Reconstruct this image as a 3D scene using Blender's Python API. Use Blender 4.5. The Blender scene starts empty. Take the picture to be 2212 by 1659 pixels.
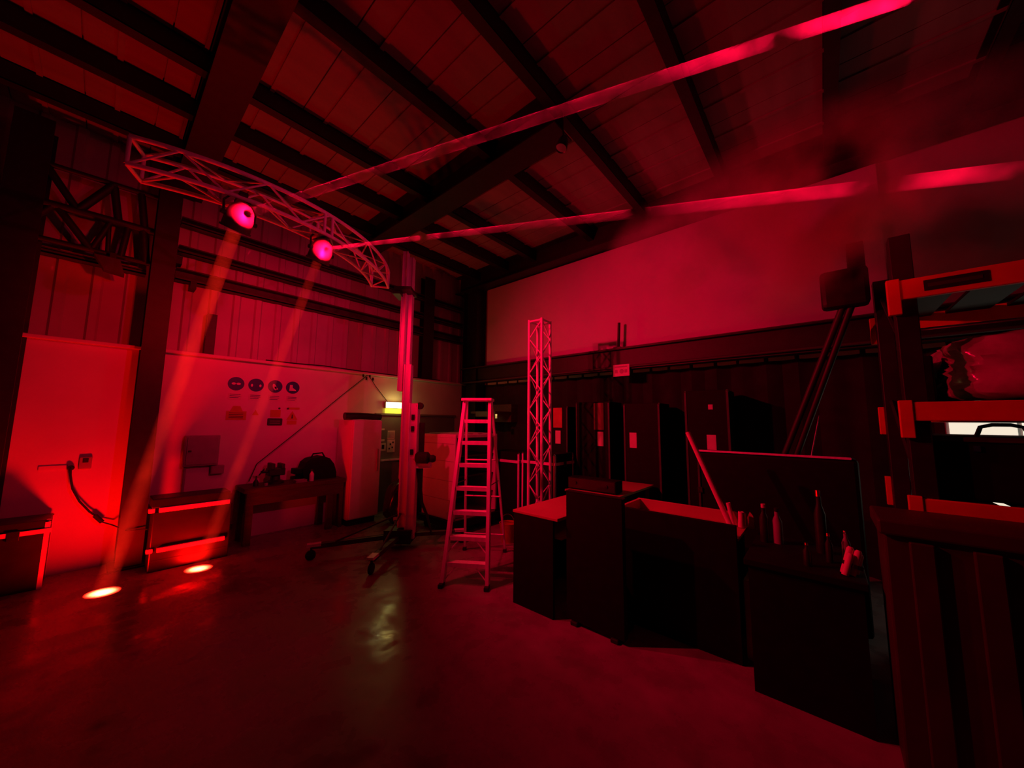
import bpy, bmesh, math, random
from mathutils import Vector, Matrix
random.seed(7)
S = bpy.context.scene
COL = S.collection

# ------------------------------------------------------------------ camera, world, exposure
AZ, PITCH, ROLL, FPX = math.radians(41), math.radians(6.1), math.radians(0.6), 770.0
fw = Vector((math.cos(AZ)*math.cos(PITCH), math.sin(AZ)*math.cos(PITCH), math.sin(PITCH)))
r0 = Vector((math.sin(AZ), -math.cos(AZ), 0)); u0 = r0.cross(fw)
cr = r0*math.cos(ROLL)+u0*math.sin(ROLL); cu = -r0*math.sin(ROLL)+u0*math.cos(ROLL)
cam = bpy.data.cameras.new('camera'); co = bpy.data.objects.new('camera', cam); COL.objects.link(co)
cam.sensor_width = 36; cam.lens = FPX/2212*36; cam.clip_start = 0.05; cam.clip_end = 100
m = Matrix((cr, cu, -fw)).transposed().to_4x4(); m.translation = (0, 0, 1.6); co.matrix_world = m
S.camera = co
S.view_settings.view_transform = 'Standard'; S.view_settings.look = 'None'
S.view_settings.exposure = 0; S.view_settings.gamma = 1; S.view_settings.use_curve_mapping = False
w = bpy.data.worlds.new('night'); S.world = w; w.use_nodes = True
w.node_tree.nodes['Background'].inputs[0].default_value = (1, .1, .35, 1)
w.node_tree.nodes['Background'].inputs[1].default_value = .0035
c = S.cycles
c.use_denoising = True; c.denoiser = 'OPENIMAGEDENOISE'
c.max_bounces = 6; c.diffuse_bounces = 3; c.glossy_bounces = 3; c.transmission_bounces = 4
c.volume_bounces = 0; c.transparent_max_bounces = 8
c.sample_clamp_indirect = 2.0; c.caustics_reflective = False; c.caustics_refractive = False

RED = (1, .0004, .0004); PINK = (1, .001, .034); HOT = (1, .018, .006)
FIX1, FIX2 = Vector((.60, 3.56, 3.16)), Vector((1.28, 3.67, 3.17))     # mouths of the two lamps on the ring truss
SPOT1, SPOT2 = Vector((.16, 5.11, 0)), Vector((.84, 5.16, 0))          # where their beams meet the floor
FAR1, FAR2 = Vector((2.103, -.684, 3.328)), Vector((1.213, -.688, 2.038))    # where the long beams come from, past the frame's edge
def aim(o, d): o.rotation_euler = Vector(d).to_track_quat('-Z', 'Y').to_euler()
def spot(name, loc, to, power, col, deg, blend=.3, rad=.03):
    l = bpy.data.lights.new(name, 'SPOT'); l.energy = power; l.color = col; l.spot_size = math.radians(deg)
    l.spot_blend = blend; l.shadow_soft_size = rad
    o = bpy.data.objects.new(name, l); COL.objects.link(o); o.location = loc; aim(o, Vector(to)-Vector(loc)); return o
def disc(name, loc, d, size, power, col):
    l = bpy.data.lights.new(name, 'AREA'); l.shape = 'DISK'; l.size = size; l.energy = power; l.color = col
    o = bpy.data.objects.new(name, l); COL.objects.link(o); o.location = loc; aim(o, d); return o
def point(name, loc, rad, power, col):
    l = bpy.data.lights.new(name, 'POINT'); l.energy = power; l.color = col; l.shadow_soft_size = rad
    o = bpy.data.objects.new(name, l); COL.objects.link(o); o.location = loc; return o
def ray_lamp(name, loc, to, size, power, col, spread):  # a near-parallel beam
    o = disc(name, loc, Vector(to)-Vector(loc), size, power, col); o.data.spread = math.radians(spread); return o
# narrow beams down to the floor, and added lamps in place of the floor's own bounce
for k, (F, P, e) in enumerate(((FIX1, SPOT1, 1.0), (FIX2, SPOT2, .62))):
    ray_lamp('floor_beam_light', F, P, .11, 48*e, HOT, 2.2)
    disc('floor_bounce_light', P+Vector((0, 0, .012)), (0, 0, 1), .2, 36*e, RED)
    spot('wall_fill_light', F+(P-F)*.02, (P.x+.4+k*1.0, 6.05, 2.95-.4*k), 74+k*18, RED if k == 0 else PINK, 72+k*22, .9, .03)  # added wide fill that evens out the wall and cabinets
# long beams arriving from the right
ray_lamp('long_beam_light', FAR1, FIX1+Vector((.012, -.042, .09)), .15, 7.5, PINK, .8)
ray_lamp('long_beam_light', FAR2, FIX2+Vector((.012, -.042, .09)), .15, 7.5, PINK, .8)
# added fill from past the frame's edge, brightening truss, mast and ladder
spot('side_fill_light', FAR1, (1.5, 3.6, 2.7), 240, (1, .004, .075), 52, 1, .04)
spot('side_fill_light', FAR2, (3.7, .35, 3.25), 45, (1, .001, .004), 46, 1, .04)  # added fill that brightens the drifting haze
# added spots standing for light scattered off the two lamp housings
spot('lamp_spill_light', FIX1+Vector((.14, -.1, .02)), (4.4, .7, 1.6), 240, PINK, 100, .8, .03)
spot('lamp_spill_light', FIX2+Vector((.14, -.1, .02)), (4.6, 2.1, 2.0), 280, PINK, 118, .8, .03)

# ------------------------------------------------------------------ materials
MATS = {}
def mat(name, col, rough=.6, metal=0, var=.15, scale=8, bump=0, emit=None, estr=0, spec=.5, stretch=None, rvar=0):
    if name in MATS: return MATS[name]
    m = bpy.data.materials.new(name); m.use_nodes = True; nt = m.node_tree; b = nt.nodes['Principled BSDF']
    tc = nt.nodes.new('ShaderNodeTexCoord'); n = nt.nodes.new('ShaderNodeTexNoise')
    n.inputs['Scale'].default_value = scale; n.inputs['Detail'].default_value = 5
    src = tc.outputs['Object']
    if stretch:
        mp = nt.nodes.new('ShaderNodeMapping'); mp.inputs['Scale'].default_value = stretch
        nt.links.new(src, mp.inputs[0]); src = mp.outputs[0]
    nt.links.new(src, n.inputs['Vector'])
    r = nt.nodes.new('ShaderNodeValToRGB')
    r.color_ramp.elements[0].position = .3; r.color_ramp.elements[1].position = .72
    r.color_ramp.elements[0].color = tuple(x*(1-var) for x in col)+(1,)
    r.color_ramp.elements[1].color = tuple(min(1, x*(1+var)) for x in col)+(1,)
    nt.links.new(n.outputs['Fac'], r.inputs[0]); nt.links.new(r.outputs[0], b.inputs['Base Color'])
    b.inputs['Roughness'].default_value = rough; b.inputs['Metallic'].default_value = metal
    b.inputs['Specular IOR Level'].default_value = spec
    if rvar:
        mr = nt.nodes.new('ShaderNodeMapRange'); mr.inputs[1].default_value = .3; mr.inputs[2].default_value = .7
        mr.inputs[3].default_value = rough-rvar; mr.inputs[4].default_value = rough+rvar
        nt.links.new(n.outputs['Fac'], mr.inputs[0]); nt.links.new(mr.outputs[0], b.inputs['Roughness'])
    if bump:
        bp = nt.nodes.new('ShaderNodeBump'); bp.inputs['Strength'].default_value = bump; bp.inputs['Distance'].default_value = .01
        nt.links.new(n.outputs['Fac'], bp.inputs['Height']); nt.links.new(bp.outputs[0], b.inputs['Normal'])
    if emit:
        b.inputs['Emission Color'].default_value = emit+(1,); b.inputs['Emission Strength'].default_value = estr
    MATS[name] = m; return m
FLOOR = mat('painted concrete', (.27, .24, .25), .3, var=.25, scale=4.5, bump=.35, rvar=.2, spec=.35)
PLASTER = mat('white plasterboard', (.72, .7, .7), .8, var=.06, scale=3)
CLAD = mat('grey wall cladding', (.5, .48, .5), .6, var=.12, scale=2)
ROOF = mat('pale roof lining', (.3, .28, .28), .7, var=.14, scale=2, stretch=(.5, 3, 1))
STEEL = mat('dark painted steel', (.014, .014, .015), .55, var=.3, scale=12)
GIRT = mat('dull galvanised steel', (.06, .055, .06), .6, metal=.2, var=.25, scale=10)
SHADING = mat('black drape', (.012, .011, .014), .95, var=.4, scale=6)  # near-black colour holds the shade below the rail
SCREEN = mat('white screen cloth', (.62, .6, .72), .85, var=.05, scale=1.5)
ALU = mat('brushed aluminium', (.88, .8, .95), .5, metal=.08, var=.1, scale=30, stretch=(1, 1, .1))
CHROME = mat('bright steel', (.8, .8, .82), .2, metal=1, var=.08, scale=20)
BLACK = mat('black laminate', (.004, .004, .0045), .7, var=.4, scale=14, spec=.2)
PLASTIC = mat('black plastic', (.016, .016, .017), .38, var=.3, scale=20)
RUBBER = mat('black rubber', (.012, .012, .012), .8, var=.3, scale=30)
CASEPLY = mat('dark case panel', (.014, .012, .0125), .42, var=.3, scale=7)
WHITE = mat('white enamel', (.74, .73, .75), .4, var=.05, scale=5)
WHITETOP = mat('cream melamine top', (.5, .42, .18), .45, var=.05, scale=4)
ORANGE = mat('orange enamel', (.75, .16, .03), .45, var=.1, scale=9)
UPRIGHT = mat('dark rack steel', (.015, .015, .02), .5, var=.3, scale=10)
WOOD = mat('oiled dark wood', (.05, .03, .02), .6, var=.35, scale=5, stretch=(1, 8, 8))
BLUE = mat('safety blue vinyl', (.008, .03, .22), .45, var=.1, scale=9)
SIGNWHITE = mat('sign white', (.75, .75, .75), .6, var=.04, scale=9)
SIGNYEL = mat('sign yellow', (.5, .34, .03), .6, var=.08, scale=9)
SIGNBLACK = mat('sign black', (.015, .015, .015), .5, var=.2, scale=9)
PAPER = mat('printed paper', (.72, .7, .62), .85, var=.06, scale=9)
GREYBOX = mat('grey box enamel', (.33, .32, .33), .5, var=.1, scale=9)
GREYDOOR = mat('grey door paint', (.2, .2, .2), .5, var=.1, scale=4)
BIN = mat('black refuse plastic', (.02, .02, .022), .22, var=.3, scale=9, bump=.5)
REDTUBE = mat('pink cardboard tube', (.78, .5, .5), .6, var=.08, scale=12)
CRATE = mat('brown ribbed plastic', (.05, .03, .025), .5, var=.2, scale=6)
GLASS = mat('lit frosted glass', (.8, .85, .75), .4, emit=(.95, 1, .78), estr=.8)
EXITLIT = mat('lit sign face', (.9, .95, .6), .4, emit=(.95, 1, .42), estr=5)
EXITLOW = mat('glowing sign lens', (.8, .9, .2), .4, emit=(.8, .78, .05), estr=1.0)
def film():
    m = mat('crumpled clear film', (.45, .36, .36), .16, var=.3, scale=6, bump=1)
    return m
FILM = film()
LAMPGREY = mat('worn grey lamp paint', (.09, .085, .05), .45, var=.25, scale=18)
LENS = mat('lamp lens', (.6, .4, .4), .1, emit=(1, .03, .01), estr=4)

# ------------------------------------------------------------------ object helpers
def tag(o, label=None, cat=None, group=None, kind=None):
    if label: o['label'] = label
    if cat: o['category'] = cat
    if group: o['group'] = group
    if kind: o['kind'] = kind
    return o
def thing(name, label, cat, loc, group=None):
    o = bpy.data.objects.new(name, None); COL.objects.link(o); o.location = loc; o.empty_display_size = .1
    return tag(o, label, cat, group)
def base(parent):
    v = Vector()
    while parent: v = v+parent.location; parent = parent.parent
    return v
class MB:
    def __init__(s): s.b = bmesh.new()
    def box(s, lo, hi, bev=0, R=None, piv=None):
        g = bmesh.ops.create_cube(s.b, size=1)['verts']
        lo, hi = Vector(lo), Vector(hi); ce = (lo+hi)/2; d = hi-lo
        for v in g: v.co = Vector((v.co.x*d.x, v.co.y*d.y, v.co.z*d.z))+ce
        if bev:
            es = list({e for v in g for e in v.link_edges})
            bmesh.ops.bevel(s.b, geom=es, offset=bev, segments=2, affect='EDGES', profile=.5)
        if R:
            vs = g if not bev else s.b.verts
            for v in vs: v.co = R @ (v.co-Vector(piv or ce))+Vector(piv or ce)
        return s
    def obox(s, p, ax, ay, az, hx, hy, hz, bev=0):      # box about p with half sizes along three unit axes
        g = bmesh.ops.create_cube(s.b, size=2)['verts']
        M = Matrix((ax, ay, az)).transposed()
        for v in g: v.co = Vector(p)+M @ Vector((v.co.x*hx, v.co.y*hy, v.co.z*hz))
        if bev:
            es = list({e for v in g for e in v.link_edges})
            bmesh.ops.bevel(s.b, geom=es, offset=bev, segments=2, affect='EDGES')
        return s
    def tube(s, pts, r, n=10, r2=None, cap=True):
        pts = [Vector(p) for p in pts]; rings = []
        nrm = None
        for i, p in enumerate(pts):
            t = (pts[min(i+1, len(pts)-1)]-pts[max(i-1, 0)]).normalized()
            if nrm is None:
                nrm = t.orthogonal().normalized()
            else:
                nrm = (nrm-t*nrm.dot(t)).normalized()
            bi = t.cross(nrm); k = i/max(1, len(pts)-1); rr = r if r2 is None else r+(r2-r)*k
            rings.append([s.b.verts.new(p+(nrm*math.cos(a)+bi*math.sin(a))*rr) for a in (2*math.pi*j/n for j in range(n))])
        for a, b2 in zip(rings, rings[1:]):
            for j in range(n): s.b.faces.new((a[j], a[(j+1) % n], b2[(j+1) % n], b2[j]))
        if cap:
            s.b.faces.new(rings[0][::-1]); s.b.faces.new(rings[-1])
        return s
    def lathe(s, p, ax, prof, n=20, cap=True):            # prof: (distance along axis, radius)
        ax = Vector(ax).normalized(); u = ax.orthogonal().normalized(); v = ax.cross(u); p = Vector(p); rings = []
        for h, r in prof:
            rings.append([s.b.verts.new(p+ax*h+(u*math.cos(2*math.pi*j/n)+v*math.sin(2*math.pi*j/n))*max(r, 1e-4)) for j in range(n)])
        for a, b2 in zip(rings, rings[1:]):
            for j in range(n): s.b.faces.new((a[j], a[(j+1) % n], b2[(j+1) % n], b2[j]))
        if cap:
            s.b.faces.new(rings[0][::-1]); s.b.faces.new(rings[-1])
        return s
    def prism(s, poly, d):                               # poly: 3D points of one face, d: extrusion vector
        a = [s.b.verts.new(Vector(p)) for p in poly]; b2 = [s.b.verts.new(Vector(p)+Vector(d)) for p in poly]
        s.b.faces.new(a[::-1]); s.b.faces.new(b2)
        for i in range(len(a)): s.b.faces.new((a[i], a[(i+1) % len(a)], b2[(i+1) % len(a)], b2[i]))
        return s
    def build(s, name, m, parent=None, smooth=False, sub=0):
        bmesh.ops.recalc_face_normals(s.b, faces=s.b.faces)
        off = base(parent)
        if parent is None:                               # a top-level mesh: origin at the middle of its base
            xs = [v.co for v in s.b.verts]
            off = Vector(((min(v.x for v in xs)+max(v.x for v in xs))/2, (min(v.y for v in xs)+max(v.y for v in xs))/2, min(v.z for v in xs)))
        for v in s.b.verts: v.co -= off
        me = bpy.data.meshes.new(name); s.b.to_mesh(me); s.b.free(); me.materials.append(m)
        if smooth:
            for p in me.polygons: p.use_smooth = True
        o = bpy.data.objects.new(name, me); COL.objects.link(o)
        if parent is None: o.location = off
        else: o.parent = parent
        if smooth and not sub:
            try: me.set_sharp_from_angle(angle=math.radians(40))
            except Exception: pass
        if sub:
            md = o.modifiers.new('sub', 'SUBSURF'); md.levels = sub; md.render_levels = sub
        return o
def box(name, lo, hi, m, parent=None, bev=0): return MB().box(lo, hi, bev).build(name, m, parent)
UNIT = {}
def rod(name, p, q, r, m, parent, n=10):                 # a straight bar; all share one unit mesh per material
    p, q = Vector(p), Vector(q)
    if (m.name, n) not in UNIT:
        b = bmesh.new(); bmesh.ops.create_cone(b, cap_ends=True, segments=n, radius1=1, radius2=1, depth=1)
        me = bpy.data.meshes.new('bar'); b.to_mesh(me); b.free(); me.materials.append(m)
        for f in me.polygons: f.use_smooth = len(f.vertices) == 4
        me.set_sharp_from_angle(angle=math.radians(50)); UNIT[(m.name, n)] = me
    o = bpy.data.objects.new(name, UNIT[(m.name, n)]); COL.objects.link(o); o.parent = parent
    o.location = (p+q)/2-base(parent); d = q-p
    o.rotation_mode = 'QUATERNION'; o.rotation_quaternion = d.to_track_quat('Z', 'Y'); o.scale = (r, r, d.length)
    return o
def plate_i(mb, a0, a1, b0, b1, zlo, zhi, along, t=.012):     # I-section running along x or y, with two flanges
    def bx(lo, hi):
        mb.box(lo, hi)
    mid = (b0+b1)/2
    if along == 'x':
        bx((a0, b0, zlo), (a1, b1, zlo+t)); bx((a0, b0, zhi-t), (a1, b1, zhi)); bx((a0, mid-t/2, zlo+t), (a1, mid+t/2, zhi-t))
    else:
        bx((b0, a0, zlo), (b1, a1, zlo+t)); bx((b0, a0, zhi-t), (b1, a1, zhi)); bx((mid-t/2, a0, zlo+t), (mid+t/2, a1, zhi-t))
    return mb

# ------------------------------------------------------------------ the hall
YW, XW, ZR = 6.05, 5.5, 4.92
tag(box('floor', (-4, -6, -.12), (9, 6.5, 0), FLOOR), 'dark glossy concrete hall floor with damp patches', kind='structure')
wl = tag(box('wall_left', (-4, YW, 0), (XW+.3, YW+.12, 2.4), PLASTER), 'white plasterboard lower wall on the left', kind='structure')
box('ledge', (-4, YW-.07, 2.4), (XW, YW+.2, 2.44), PLASTER, wl, .008)
mb = MB(); n = 0; x = -4.0                                # trapezoid-ribbed cladding above the ledge
prof = []
while x < XW+.3:
    prof += [(x, 0), (x+.16, 0), (x+.18, .03), (x+.24, .03), (x+.26, 0)]; x += .26
lo = [mb.b.verts.new((px, YW+.2-d, 2.44)) for px, d in prof]; hi = [mb.b.verts.new((px, YW+.2-d, ZR)) for px, d in prof]
for i in range(len(lo)-1): mb.b.faces.new((lo[i], lo[i+1], hi[i+1], hi[i]))
mb.build('upper_cladding', CLAD, wl)
def girt(x0, x1, z, h, d=.14):
    m = MB(); m.box((x0, YW+.17-d, z), (x1, YW+.17, z+.014)); m.box((x0, YW+.17-d, z+h-.014), (x1, YW+.17, z+h))
    m.box((x0, YW+.17-d, z), (x0+.001+(x1-x0), YW+.184-d, z+.035)); m.box((x0, YW+.156, z), (x1, YW+.17, z+h))
    return m.build('girt', GIRT, wl)
for z, h in ((3.36, .16), (3.72, .10), (4.1, .1)): girt(.48, 5.3, z, h)
for z, h in ((3.33, .06),): girt(-.78, .22, z, h)
def column(x0, x1, y0, y1, z1, parent):
    m = MB(); t = .016; mx = (x0+x1)/2
    m.box((x0, y0, 0), (x1, y0+t, z1)); m.box((x0, y1-t, 0), (x1, y1, z1)); m.box((mx-t/2, y0+t, 0), (mx+t/2, y1-t, z1))
    m.box((x0-.05, y0-.05, 0), (x1+.05, y1, .02))
    return m.build('column', STEEL, parent)
column(.24, .44, 5.72, 6.04, 4.6, wl); column(-.80, -.55, 5.72, 6.04, 4.6, wl); column(5.2, 5.44, 5.55, 6.0, 4.6, wl)
column(4.2, 4.45, 6.06, 6.22, 4.6, wl)
for x0, x1, z in ((.4, .52, 3.55), (.62, .68, 3.27)):     # cleats by the column
    box('cleat', (x0, YW-.02, z), (x1, YW+.17, z+.1 if z > 3.4 else 3.37), STEEL, wl)
box('downpipe', (.83, YW+.05, 2.44), (.93, YW+.17, 3.0), STEEL, wl)
# back wall, its rail and a black sheet put under it as shade
wb = tag(box('wall_back', (XW, -6, 2.4), (XW+.12, YW, ZR), CLAD), 'grey clad upper back wall behind the big screen', kind='structure')
mb = MB(); N = 150; ys = [YW-.05-i*(YW+5.9)/N for i in range(N+1)]
a = [mb.b.verts.new((XW+.02+.035*math.sin(i*1.7)+.02*math.sin(i*.61), y, 0)) for i, y in enumerate(ys)]
b_ = [mb.b.verts.new((XW+.02+.03*math.sin(i*1.7+.3), y, 2.45)) for i, y in enumerate(ys)]
for i in range(N): mb.b.faces.new((a[i], a[i+1], b_[i+1], b_[i]))
dr = mb.build('shading', SHADING, wb, True)
plate_i(MB(), -5.9, YW, 5.18, 5.34, 2.42, 2.75, 'y').build('rail_beam', STEEL, wb)
box('rail_top_strip', (5.17, -5.9, 2.75), (5.35, YW, 2.765), GIRT, wb)
rod('rail_pipe', (5.16, -3, 2.47), (5.16, YW-.05, 2.44), .018, GIRT, wb)
# lit opening in the back wall, seen in slots between the rack shelves
wn = tag(box('window_1', (5.40, -1.75, .58), (5.44, -.9, 1.78), GREYBOX), 'brightly lit frosted doorway glass behind the rack shelves', kind='structure')
for k in range(2):
    y0 = -1.73+k*.42
    box('pane', (5.385, y0, .61), (5.399, y0+.39, 1.75), GLASS, wn)
# roof: sheets, purlins, rafters
ce = tag(box('ceiling', (-4, -6, ZR+.03), (XW+.3, YW+.3, ZR+.1), ROOF), 'dark red roof underside of wide ribbed sheets', kind='structure')
sheet = None; x = -3.95
while x < XW+.2:
    m = MB(); m.box((x, -6, ZR), (x+.5, YW+.25, ZR+.03)); m.box((x+.2, -6, ZR-.018), (x+.24, YW+.25, ZR))
    m.build('roof_sheet', ROOF, ce); x += .51
def purlin(y):
    m = MB(); m.box((-4, y-.05, 4.72), (XW, y+.05, 4.734)); m.box((-4, y-.05, 4.72), (XW, y-.036, ZR)); m.box((-4, y-.05, ZR-.014), (XW, y+.05, ZR))
    m.box((-4, y+.036, 4.72), (XW, y+.05, 4.76))
    return m.build('purlin', STEEL, ce)
for y in (-2.3, -1.3, -.25, .8, 1.85, 2.83, 4.06, 4.78, 5.6): purlin(y)
for x0, x1, y0 in ((.36, .66, -6), (2.66, 2.98, 1.8), (5.15, 5.45, -6), (-2.0, -1.7, -6)):
    plate_i(MB(), y0, YW+.2, x0, x1, 4.52, ZR, 'y', .018).build('rafter', STEEL, ce)

# big screen
sc = thing('projection_screen', 'huge pale projection screen hanging along the back wall', 'screen', (5.42, 2.4, 2.79))
MB().box((5.40, -.62, 2.79), (5.42, 5.43, 4.5), .006).build('cloth', SCREEN, sc)
box('frame', (5.42, -.6, 2.80), (5.5, 5.40, 2.86), GIRT, sc); box('frame', (5.42, -.6, 4.4), (5.5, 5.40, 4.46), GIRT, sc)
tp = thing('rail_post', 'short dark post standing on the rail in front of the screen', 'post', (5.26, 2.36, 2.765))
rod('pole', (5.26, 2.36, 2.765), (5.26, 2.34, 3.18), .022, STEEL, tp); box('foot', (5.2, 2.3, 2.765), (5.32, 2.42, 2.785), STEEL, tp)

# ------------------------------------------------------------------ ring truss with two lamps
RC, RO, RI, ZT, ZB = Vector((.75, 5.45, 0)), 2.0, 1.79, 3.6, 3.39
def ringpt(a, r, z): return Vector((RC.x+r*math.cos(a), RC.y+r*math.sin(a), z))
A0, A1 = math.radians(-34), math.radians(-113)
tr = thing('arc_truss', 'curved aluminium box truss overhead carrying two lamps', 'truss', ringpt(math.radians(-90), 1.9, ZB))
NA = 40
for r, z in ((RO, ZT), (RI, ZT), (RO, ZB), (RI, ZB)):
    MB().tube([ringpt(A0+(A1-A0)*i/NA, r, z) for i in range(NA+1)], .0175, 12).build('chord', ALU, tr, True)
NB = 10
for k in range(NB):
    a, b2 = A0+(A1-A0)*k/NB, A0+(A1-A0)*(k+1)/NB
    fl = k % 2
    for (ra, za), (rb, zb) in (((RO, ZT), (RO, ZB)), ((RI, ZT), (RI, ZB)), ((RO, ZT), (RI, ZT)), ((RO, ZB), (RI, ZB))):
        P, Q = ((ra, za), (rb, zb)) if fl else ((rb, zb), (ra, za))
        rod('brace', ringpt(a, *P), ringpt(b2, *Q), .0085, ALU, tr, 8)
for a in (A0, A0+(A1-A0)*.49, A0+(A1-A0)*.52, A1):
    for (P, Q) in (((RO, ZT), (RO, ZB)), ((RI, ZT), (RI, ZB)), ((RO, ZT), (RI, ZT)), ((RO, ZB), (RI, ZB))):
        rod('end_bar', ringpt(a, *P), ringpt(a, *Q), .014, ALU, tr, 10)

def lamp(F, P, label):
    d = (P-F).normalized(); t = thing('par_lamp', label, 'stage lamp', F, 'lamps on the arc truss')
    back = -d
    MB().lathe(F, back, [(-.012, .098), (-.012, .108), (.004, .108), (.004, .10), (.10, .098), (.16, .085), (.2, .06), (.22, .025), (.222, 0)], 28, False).build('housing', LAMPGREY, t, True)
    MB().lathe(F, back, [(.02, .0), (.02, .094), (.024, .094), (.024, 0)], 24).build('lens', LENS, t)
    top = Vector((F.x, F.y, ZB-.02))+back*.04
    side = d.cross(Vector((0, 0, 1))).normalized()
    c0 = F+back*.09
    up = Vector((0, 0, 1))
    yk = MB().tube([c0+side*.112, c0+side*.118+up*.1, c0+side*.07+up*.17, c0-side*.07+up*.17, c0-side*.118+up*.1, c0-side*.112], .009, 8).build('yoke', PLASTIC, t, True)
    hz = ZB-(c0.z+.17)
    MB().box((c0.x-.03, c0.y-.1, c0.z+.155), (c0.x+.03, c0.y+.1, c0.z+.19), .006).tube([c0+up*.17, (c0.x, c0.y, ZB+.02)], .012, 8).build('clamp', PLASTIC, t)
    for s in (-1, 1):
        MB().lathe(c0+side*s*.1, side*s, [(0, .02), (.03, .02), (.03, .012), (.034, 0)], 10).build('tilt_knob', PLASTIC, yk)
    return t
lamp(FIX1, SPOT1, 'pink-lit round stage lamp hung mid arc truss, the larger of two')
lamp(FIX2, SPOT2, 'pink-lit round stage lamp hung near the lift mast end of arc truss')

# haze: where it drifts through the beams
def haze(name, dens, scale, lo, hi, stretch=(1, 1, 1), edge=None, g=.1, col=(1, .9, .9)):
    m = bpy.data.materials.new(name); m.use_nodes = True; nt = m.node_tree; nt.nodes.remove(nt.nodes['Principled BSDF'])
    v = nt.nodes.new('ShaderNodeVolumeScatter'); v.inputs['Color'].default_value = col+(1,); v.inputs['Anisotropy'].default_value = g
    tc = nt.nodes.new('ShaderNodeTexCoord'); n = nt.nodes.new('ShaderNodeTexNoise'); n.inputs['Scale'].default_value = scale; n.inputs['Detail'].default_value = 3
    mp = nt.nodes.new('ShaderNodeMapping'); mp.inputs['Scale'].default_value = stretch
    nt.links.new(tc.outputs['Object'], mp.inputs[0]); nt.links.new(mp.outputs[0], n.inputs['Vector'])
    r = nt.nodes.new('ShaderNodeMapRange'); r.inputs[1].default_value = lo; r.inputs[2].default_value = hi; r.inputs[3].default_value = 0; r.inputs[4].default_value = dens
    nt.links.new(n.outputs['Fac'], r.inputs[0]); out = r.outputs[0]
    if edge:                                             # thin out towards the rim of the cloud
        g = nt.nodes.new('ShaderNodeTexGradient'); g.gradient_type = 'SPHERICAL'
        m2 = nt.nodes.new('ShaderNodeMapping'); m2.inputs['Scale'].default_value = edge
        nt.links.new(tc.outputs['Object'], m2.inputs[0]); nt.links.new(m2.outputs[0], g.inputs[0])
        q = nt.nodes.new('ShaderNodeMath'); q.operation = 'MULTIPLY'; nt.links.new(out, q.inputs[0]); nt.links.new(g.outputs['Fac'], q.inputs[1]); out = q.outputs[0]
    nt.links.new(out, v.inputs['Density']); nt.links.new(v.outputs[0], nt.nodes['Material Output'].inputs['Volume'])
    return m
def beam(P, Q, ra, rb, m, label):
    mb = MB(); mb.tube([P, Q], ra, 20, rb); o = mb.build('light_beam', m)
    return tag(o, label, 'light beam', 'hazy red light beams')
B_DOWN = haze('beam haze', .0115, 3.0, .2, .8)
B_LONG = haze('drifting beam haze', 8, 5.5, .36, .68)
d1, d2 = (SPOT1-FIX1).normalized(), (SPOT2-FIX2).normalized()
beam(FIX1+d1*.02, SPOT1-d1*.012, .05, .075, B_DOWN, 'broad red beam falling from the middle lamp past the dark column')
beam(FIX2+d2*.02, SPOT2-d2*.012, .042, .07, B_DOWN, 'red beam falling from the lamp near the mast past round signs')
beam(FAR1, FIX1+Vector((.05, -.15, .1)), .029, .03, B_LONG, 'upper long red beam crossing under the roof purlins')
beam(FAR2, FIX2+Vector((.02, -.15, .08)), .018, .015, B_LONG, 'lower long red beam running along the top of the screen')
hm = haze('drifting cloud', 11, 1.9, .45, .74, edge=(.75, .58, 1.6), g=-.35, col=(1, .97, .95))
hz_ = MB().box((2.4, -1.7, 2.55), (5.0, 1.7, 3.75)).build('haze_cloud', hm)
hz_.data.transform(Matrix.Translation((0, 0, -.625))); hz_.location.z += .625
tag(hz_, 'drifting red smoke haze under the roof before the screen', 'haze', kind='stuff')

# ------------------------------------------------------------------ left wall fittings
def wallsign(name, label, cat, m, x, z, shape, parent=None):
    return None
def disc_poly(x, z, r, n=36): return [(x+r*math.cos(2*math.pi*i/n), YW, z+r*math.sin(2*math.pi*i/n)) for i in range(n)]
def flat(poly2, y0, y1, name, m, parent):               # poly2: (x, z) outline facing the room
    return MB().prism([(px, y1, pz) for px, pz in poly2], (0, y0-y1, 0)).build(name, m, parent)
def ell(x, z, a, b2, n=20, rot=0): return [(x+a*math.cos(t)*math.cos(rot)-b2*math.sin(t)*math.sin(rot), z+a*math.cos(t)*math.sin(rot)+b2*math.sin(t)*math.cos(rot)) for t in (2*math.pi*i/n for i in range(n))]
def rect(x0, x1, z0, z1): return [(x0, z0), (x1, z0), (x1, z1), (x0, z1)]
def rrect(x0, x1, z0, z1, r):
    P = []
    for cx, cz, a0 in ((x1-r, z1-r, 0), (x0+r, z1-r, 90), (x0+r, z0+r, 180), (x1-r, z0+r, 270)):
        P += [(cx+r*math.cos(math.radians(a0+k*22.5)), cz+r*math.sin(math.radians(a0+k*22.5))) for k in range(5)]
    return P
Y0, Y1, Y2 = YW-.0005, YW-.006, YW-.008
kinds = ('goggles', 'ear muffs', 'glove', 'boot')
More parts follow.
